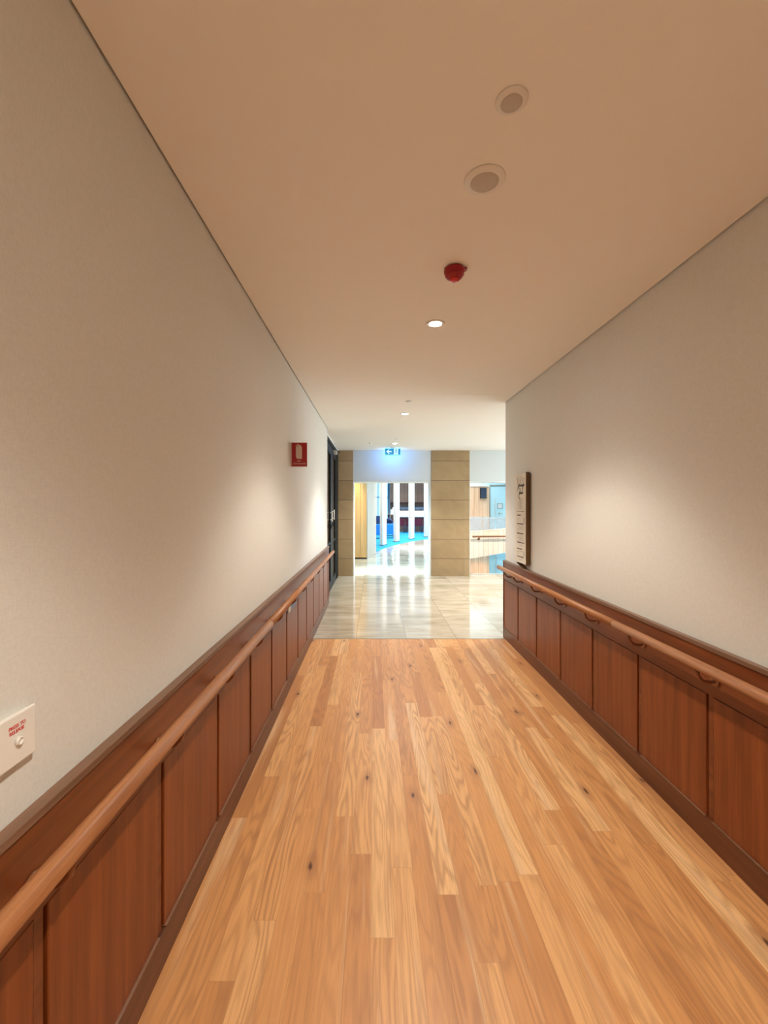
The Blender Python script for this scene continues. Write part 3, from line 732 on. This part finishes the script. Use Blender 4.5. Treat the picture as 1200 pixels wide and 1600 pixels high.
a1 = tub_chair('armchair', 'chairblue', (.12, 20.6, CZ), math.pi, 'bright blue armchair seen between portal and first fin', grp='bright blue armchairs')
dup(a1, (.74, 20.9, CZ), math.pi+.2, 'bright blue armchair between first and second fins')
n1 = tub_chair('armchair', 'navy', (.18, 23.4, CZ), 0.1, 'high navy armchair behind the blue armchair near the portal', h=1.0, wd=.7)
n2 = tub_chair('armchair', 'navy', (.88, 22.4, CZ), math.pi-.3, 'navy armchair holding the seated person', h=.66, wd=.66)

# bar stools
def stool(loc, label):
    o = thing('bar_chair', label, 'chair', (0, 0, 0), 'maroon chairs along the bar')
    MB().box(-.19, .19, -.18, .2, .42, .50, .03).build('seat', 'maroon', o)
    m = MB()
    for k in range(9):
        a = math.radians(200+k*17.5)
        m.box(.19*math.cos(a)-.03, .19*math.cos(a)+.03, .19*math.sin(a)-.03, .19*math.sin(a)+.03, .40, .80, .012)
    m.build('backrest', 'maroon', o)
    for sx in (-1, 1):
        for sy in (-1, 1): MB().tube([(sx*.17, sy*.15, .43), (sx*.20, sy*.19, 0)], [.016, .011], 8).build('leg', 'navy', o)
    o.location = loc
    return o
s0 = stool((1.56, 24.9, CZ), 'maroon bar chair at the left between second and third fins')
for x, lab in ((2.05, 'maroon bar chair at the right between second and third fins'), (2.54, 'maroon bar chair at the left between third and fourth fins'), (3.03, 'maroon bar chair at the right between third and fourth fins')):
    dup(s0, (x, 24.9+random.uniform(-.1, .1), CZ), random.uniform(-.2, .2), lab)
dup(s0, (1.12, 24.6, CZ), .5, 'maroon chair behind the second fin beside the seated person')

# bar
bar = thing('bar_counter', 'white marble topped bar counter behind the maroon chairs', 'bar', (3, 26, 0))
MB().box(1.42, 4.6, 25.75, 26.5, CZ, .86).build('front', 'cladbrown', bar)
MB().box(1.36, 4.65, 25.6, 26.6, .86, .93, .01).build('top', 'marble', bar)
bb = thing('back_bar', 'glowing white back bar with a bottle shelf', 'bar', (3, 28, 0))
MB().box(1.1, 4.95, 27.6, 28.2, CZ, .9).build('cabinet', 'marble', bb)
MB().box(1.1, 4.95, 27.9, 28.0, .9, 1.22).build('backlit_panel', 'glow', bb)
MB().box(1.1, 4.95, 27.6, 28.2, 1.22, 1.27).build('shelf', 'black', bb)
MB().box(1.05, 5.0, 27.75, 28.3, 1.27, LZ-.005).box(1.05, 5.0, 27.55, 27.76, 1.72, LZ-.005).build('timber_backing', 'cladbrown', bb)
MB().box(1.05, 5.0, 27.53, 27.56, 1.68, 1.76).build('shadow_band', 'gap', bb)
bot = MB().lathe([(.034, 0), (.036, .02), (.036, .16), (.014, .20), (.013, .27), (.001, .272)], (0, 0, 0), 10).build('bottle', 'bottle')
tag(bot, 'pale bottle standing on the back bar shelf', 'bottle', 'bottles on the back bar shelf')
bot.location = (1.62, 27.66, 1.27)
bot['label'] = 'pale bottle on the back bar shelf, between the second and third fins'; bot['group'] = 'left bottles on the back bar shelf'
for i in range(26):
    x = 1.70 + i*.062 + random.uniform(-.012, .012)
    if 2.22 < x < 2.60: continue
    q = bot.copy()
    if x > 2.5: q['label'] = 'pale bottle on the back bar shelf, between the third and fourth fins'; q['group'] = 'right bottles on the back bar shelf'
    C.objects.link(q); q.location = (x, 27.66+random.uniform(-.02, .03), 1.27); q.scale = (1, 1, random.uniform(.7, 1.05))
tap = MB().lathe([(.03, 0), (.03, .02), (.012, .03), (.012, .18), (.022, .2), (.001, .21)], (0, 0, 0), 10).tube([(0, 0, .15), (.05, -.02, .19), (.09, -.02, .13)], .01, 6).build('bar_tap', 'steel')
tag(tap, 'small steel tap on the bar counter between second and third fins', 'tap'); tap.location = (1.83, 26.2, .93)
q = tap.copy(); C.objects.link(q); q.location = (2.72, 26.2, .93); q['label'] = 'small steel tap on the bar counter between third and fourth fins'

# side cabinet with lamp
o = MB().box(1.0, 1.32, 25.2, 25.7, CZ, 1.03, .01).build('side_cabinet', 'cladbrown', origin=(1.16, 25.45, 0)); tag(o, 'brown timber side cabinet at the left end of the bar', 'cabinet')
lp = thing('table_lamp', 'table lamp with square pale cyan shade on the side cabinet', 'lamp', (1.14, 25.42, 1.03))
MB().lathe([(.06, 0), (.06, .012), (.012, .02), (.012, .10)], (1.14, 25.42, 1.03), 16).build('base', 'steel', lp)
MB().box(.99, 1.29, 25.3, 25.55, 1.07, 1.32, .01).build('lamp_shade', 'shade', lp)
MB().lathe([(.006, 0), (.006, .04), (.03, .06), (.03, .09), (.001, .11)], (1.14, 25.42, 1.32), 12).build('finial', 'lamp', lp)

# seated person in navy
def person(loc, rz):
    J = {'pel': (0, 0, .46), 'wst': (0, .06, .60), 'chs': (0, .12, .80), 'nkb': (0, .13, .92), 'nk': (0, .12, .97)}
    vs = [(0, 0, .44), (0, .07, .58), (0, .12, .76), (0, .13, .87), (0, .12, .93), (0, .10, .99),
          (-.17, .12, .84), (-.24, .06, .66), (-.20, -.12, .60), (-.14, -.20, .60), (.17, .12, .84), (.24, .06, .66), (.20, -.12, .60), (.14, -.20, .60),
          (-.09, -.02, .45), (-.11, -.38, .47), (-.11, -.42, .10), (-.11, -.54, .04), (.09, -.02, .45), (.11, -.38, .47), (.11, -.42, .10), (.11, -.54, .04)]
    ed = [(0, 1), (1, 2), (2, 3), (3, 4), (4, 5), (3, 6), (6, 7), (7, 8), (8, 9), (3, 10), (10, 11), (11, 12), (12, 13), (0, 14), (14, 15), (15, 16), (16, 17), (0, 18), (18, 19), (19, 20), (20, 21)]
    rad = [.13, .12, .14, .11, .05, .045, .06, .045, .035, .03, .06, .045, .035, .03, .085, .06, .04, .035, .085, .06, .04, .035]
    me = bpy.data.meshes.new('person'); me.from_pydata(vs, ed, [])
    o = bpy.data.objects.new('person', me); C.objects.link(o)
    md = o.modifiers.new('skin', 'SKIN'); o.modifiers.new('sub', 'SUBSURF').levels = 2; o.modifiers['sub'].render_levels = 2
    for i, r in enumerate(rad): me.skin_vertices[0].data[i].radius = (r, r*.85, )
    me.skin_vertices[0].data[0].use_root = True
    me.materials.append(MAT['cloth']); o['_w'] = (0, 0, 0)
    h = MB(); bmesh.ops.create_icosphere(h.bm, subdivisions=3, radius=1)
    for v in h.bm.verts:
        c = v.co; jaw = 1 - .22*max(0, -c.z); v.co = Vector((c.x*.075*jaw, .08+c.y*.092*jaw, 1.06+c.z*.115))
    for v in h.bm.verts:
        if abs(v.co.x) < .018 and v.co.y < 0 and abs(v.co.z-1.05) < .02: v.co.y -= .016
    for sx in (-1, 1): h.box(sx*.078-.008, sx*.078+.008, .07, .095, 1.03, 1.08, .005)
    h.build('head', 'skin', o)
    h = MB(); bmesh.ops.create_icosphere(h.bm, subdivisions=3, radius=1)
    for v in h.bm.verts:
        c = v.co; v.co = Vector((c.x*.082, .095+c.y*.094, 1.085+c.z*.105))
    h.build('hair', 'hair', o)
    for sx in (-1, 1):
        h = MB().box(sx*.13-.035, sx*.13+.035, -.28, -.20, .585, .610, .01)
        for k in range(4): h.tube([(sx*.13-.028+k*.018, -.27, .60), (sx*.13-.028+k*.018, -.32-.01*(k in (1, 2)), .595), (sx*.13-.028+k*.018, -.345-.01*(k in (1, 2)), .575)], [.009, .008, .006], 6)
        h.tube([(sx*.10, -.22, .60), (sx*.07, -.25, .60), (sx*.062, -.28, .59)], [.010, .009, .007], 6).build('hand', 'skin', o)
    o.location = loc; o.rotation_euler = (0, 0, rz)
    tag(o, 'person in dark navy clothing seated in the lounge armchair', 'person')
    return o
person((.86, 22.35, -.04), math.pi*.75)

# ------------------------------------------------------------------ stair void
struct(MB().box(2.3, 9.0, YF+.30, 17.2, -3.5, -3.4).build('floor.003', 'voidwall'), 'pale blue lower floor of the stair void', 'floor')
struct(MB().box(4.50, 9.0, 17.0, 17.1, -3.4, 4.4).box(2.3, 4.5, 17.0, 17.1, 2.2, 4.4).build('wall_far.002', 'voidwall'), 'pale cyan lit wall across the stair void', 'wall')
struct(MB().box(8.9, 9.0, YF+.30, 17.1, -3.4, 4.4).box(2.15, 8.9, YF+.30, YF+.34, -3.4, -.05).box(2.15, 8.9, YF+DT, YF+DT+.04, 2.9, 4.4).build('wall_side.002', 'voidwall'), 'side walls of the stair void', 'wall')
struct(MB().box(1.5, 9.0, YF+DT, 17.2, 4.4, 4.5).build('ceiling.004', 'voidwall'), 'ceiling over the stair void', 'ceiling')
struct(MB().box(2.25, 8.9, YF+.27, YF+.305, -.3, .004).build('trim_4', 'white'), 'pale edge where the tile floor ends at the stair void', 'trim')
cw = thing('timber_wall', 'tall timber clad wall across the stair void', 'wall panelling', (3.9, 16.5, -3.4))
MB().box(3.3, 4.33, 16.3, 16.8, -3.4, 2.27).build('cladding', 'clad', cw)
MB().box(3.25, 4.36, 16.27, 16.85, 2.27, 2.31).build('top_edge', 'white', cw)
# landing and glass balustrade
o = MB().box(3.2, 8.8, 15.2, 16.28, .30, .55).build('landing', 'white', origin=(5, 15.7, .3)); struct(o, 'pale landing across the stair void', 'floor'); o.name = 'floor.004'
gb = thing('glass_balustrade', 'frameless glass balustrade on the landing in front of timber wall', 'balustrade', (4.2, 15.0, .55))
for x0 in (3.28, 3.78, 4.01, 4.24, 4.86):
    x1 = {3.28: 3.77, 3.78: 4.0, 4.01: 4.23, 4.24: 4.85, 4.86: 5.5}[x0]
    MB().box(x0, x1-.01, 15.10, 15.115, .45, 1.16).build('glass_panel', 'frostglass', gb)
MB().box(3.28, 5.5, 15.095, 15.12, 1.08, 1.10).build('top_rail', 'steel', gb)
MB().box(3.28, 5.5, 15.06, 15.19, .40, .60).build('base_channel', 'steel', gb)
# timber clad stair balustrade flying across
st = thing('stair_balustrade', 'pale timber clad stair balustrade crossing the void below the handrail', 'balustrade', (3.3, 11.5, .5))
ya = 11.5
MB().prism([(2.46, ya, .124), (3.95, ya, .385), (8.85, ya, 1.05), (8.85, ya, 1.60), (3.95, ya, .955), (2.46, ya, .833)], (0, .14, 0)).build('cladding', 'cladpale', st)
MB().prism([(2.46, ya-.01, .834), (3.95, ya-.01, .956), (8.85, ya-.01, 1.601), (8.85, ya-.01, 1.621), (3.95, ya-.01, .976), (2.46, ya-.01, .854)], (0, .16, 0)).build('coping', 'cladpale', st)
hr = thing('stair_handrail', 'thin brown handrail mounted on the pale timber stair balustrade', 'handrail', (3.2, 11.43, .735))
MB().tube([(2.60, 11.43, .735), (3.9, 11.43, .745), (8.6, 11.43, 1.34)], .022, 12).build('rail', 'bronze', hr)
for x in (2.79, 3.75):
    MB().tube([(x, 11.43, .722), (x-.01, 11.44, .675), (x-.01, 11.50, .665)], .014, 8).lathe([(.032, -.012), (.032, 0)], (x-.01, 11.499, .665), 16, 'y').build('bracket', 'bronze', hr)
# screen hung on the timber
sc_ = thing('wall_screen', 'black upright display screen on the timber wall across the void', 'screen', (4.10, 16.2, 1.8))
MB().box(3.985, 4.215, 16.20, 16.29, 1.82, 2.215, .006).build('housing', 'black', sc_)
MB().box(4.0, 4.20, 16.195, 16.199, 1.835, 2.20).build('panel', 'screen', sc_)
# cyan wall doors and fittings
YW = 17.0
dr = thing('door_3', 'tall pale cyan door across the void with long pull bar', 'door', (5.0, YW, .55)); dr['kind'] = 'structure'
MB().box(4.56, 5.35, YW-.03, YW-.001, .55, 2.30, .004).build('door_leaf', 'voidwall', dr)
MB().box(4.52, 4.555, YW-.045, YW-.001, .55, 2.36).box(4.52, 5.4, YW-.045, YW-.001, 2.315, 2.36).build('door_frame', 'inkgrey', dr)
MB().box(4.735, 4.765, YW-.08, YW-.05, 1.17, 1.80, .004).box(4.74, 4.76, YW-.05, YW-.03, 1.25, 1.27).box(4.74, 4.76, YW-.05, YW-.03, 1.70, 1.72).build('door_handle', 'steel', dr)
dr = thing('door_4', 'lower pale cyan door under the stair with long pull bar', 'door', (5.0, YW, -3.4)); dr['kind'] = 'structure'
MB().box(4.56, 5.35, YW-.03, YW-.001, -2.9, -.25, .004).build('door_leaf', 'voidwall', dr)
MB().box(4.755, 4.785, YW-.08, YW-.05, -1.15, -.35, .004).box(4.76, 4.78, YW-.05, YW-.03, -1.1, -1.08).box(4.76, 4.78, YW-.05, YW-.03, -.42, -.40).build('door_handle', 'steel', dr)
pf = thing('picture_frame', 'small square dark framed notice on the cyan wall', 'frame', (4.93, YW-.04, 1.45))
m = MB()
for (a, b, c_, d_) in ((4.83, 5.04, 1.625, 1.64), (4.83, 5.04, 1.44, 1.455), (4.83, 4.845, 1.455, 1.625), (5.025, 5.04, 1.455, 1.625)): m.box(a, b, YW-.05, YW-.031, c_, d_)
m.build('frame', 'inkgrey', pf); MB().box(4.845, 5.025, YW-.040, YW-.031, 1.455, 1.625).build('print', 'white', pf)
for x, z, r, lab in ((4.905, 1.25, .028, 'larger dark round switch below the framed notice'), (5.005, 1.25, .014, 'tiny dark round switch beside the larger switch'), (4.905, .75, .022, 'dark round door knob low on the cyan wall')):
    o = MB().lathe([(r*1.3, .0), (r*1.3, -.006), (r, -.012), (r*.9, -.035), (.001, -.037)], (x, YW-.031, z), 16, 'y').build('round_switch', 'inkgrey', origin=(x, YW-.031, z)); tag(o, lab, 'switch')

for o in bpy.data.objects:
    if '_w' in o: del o['_w']
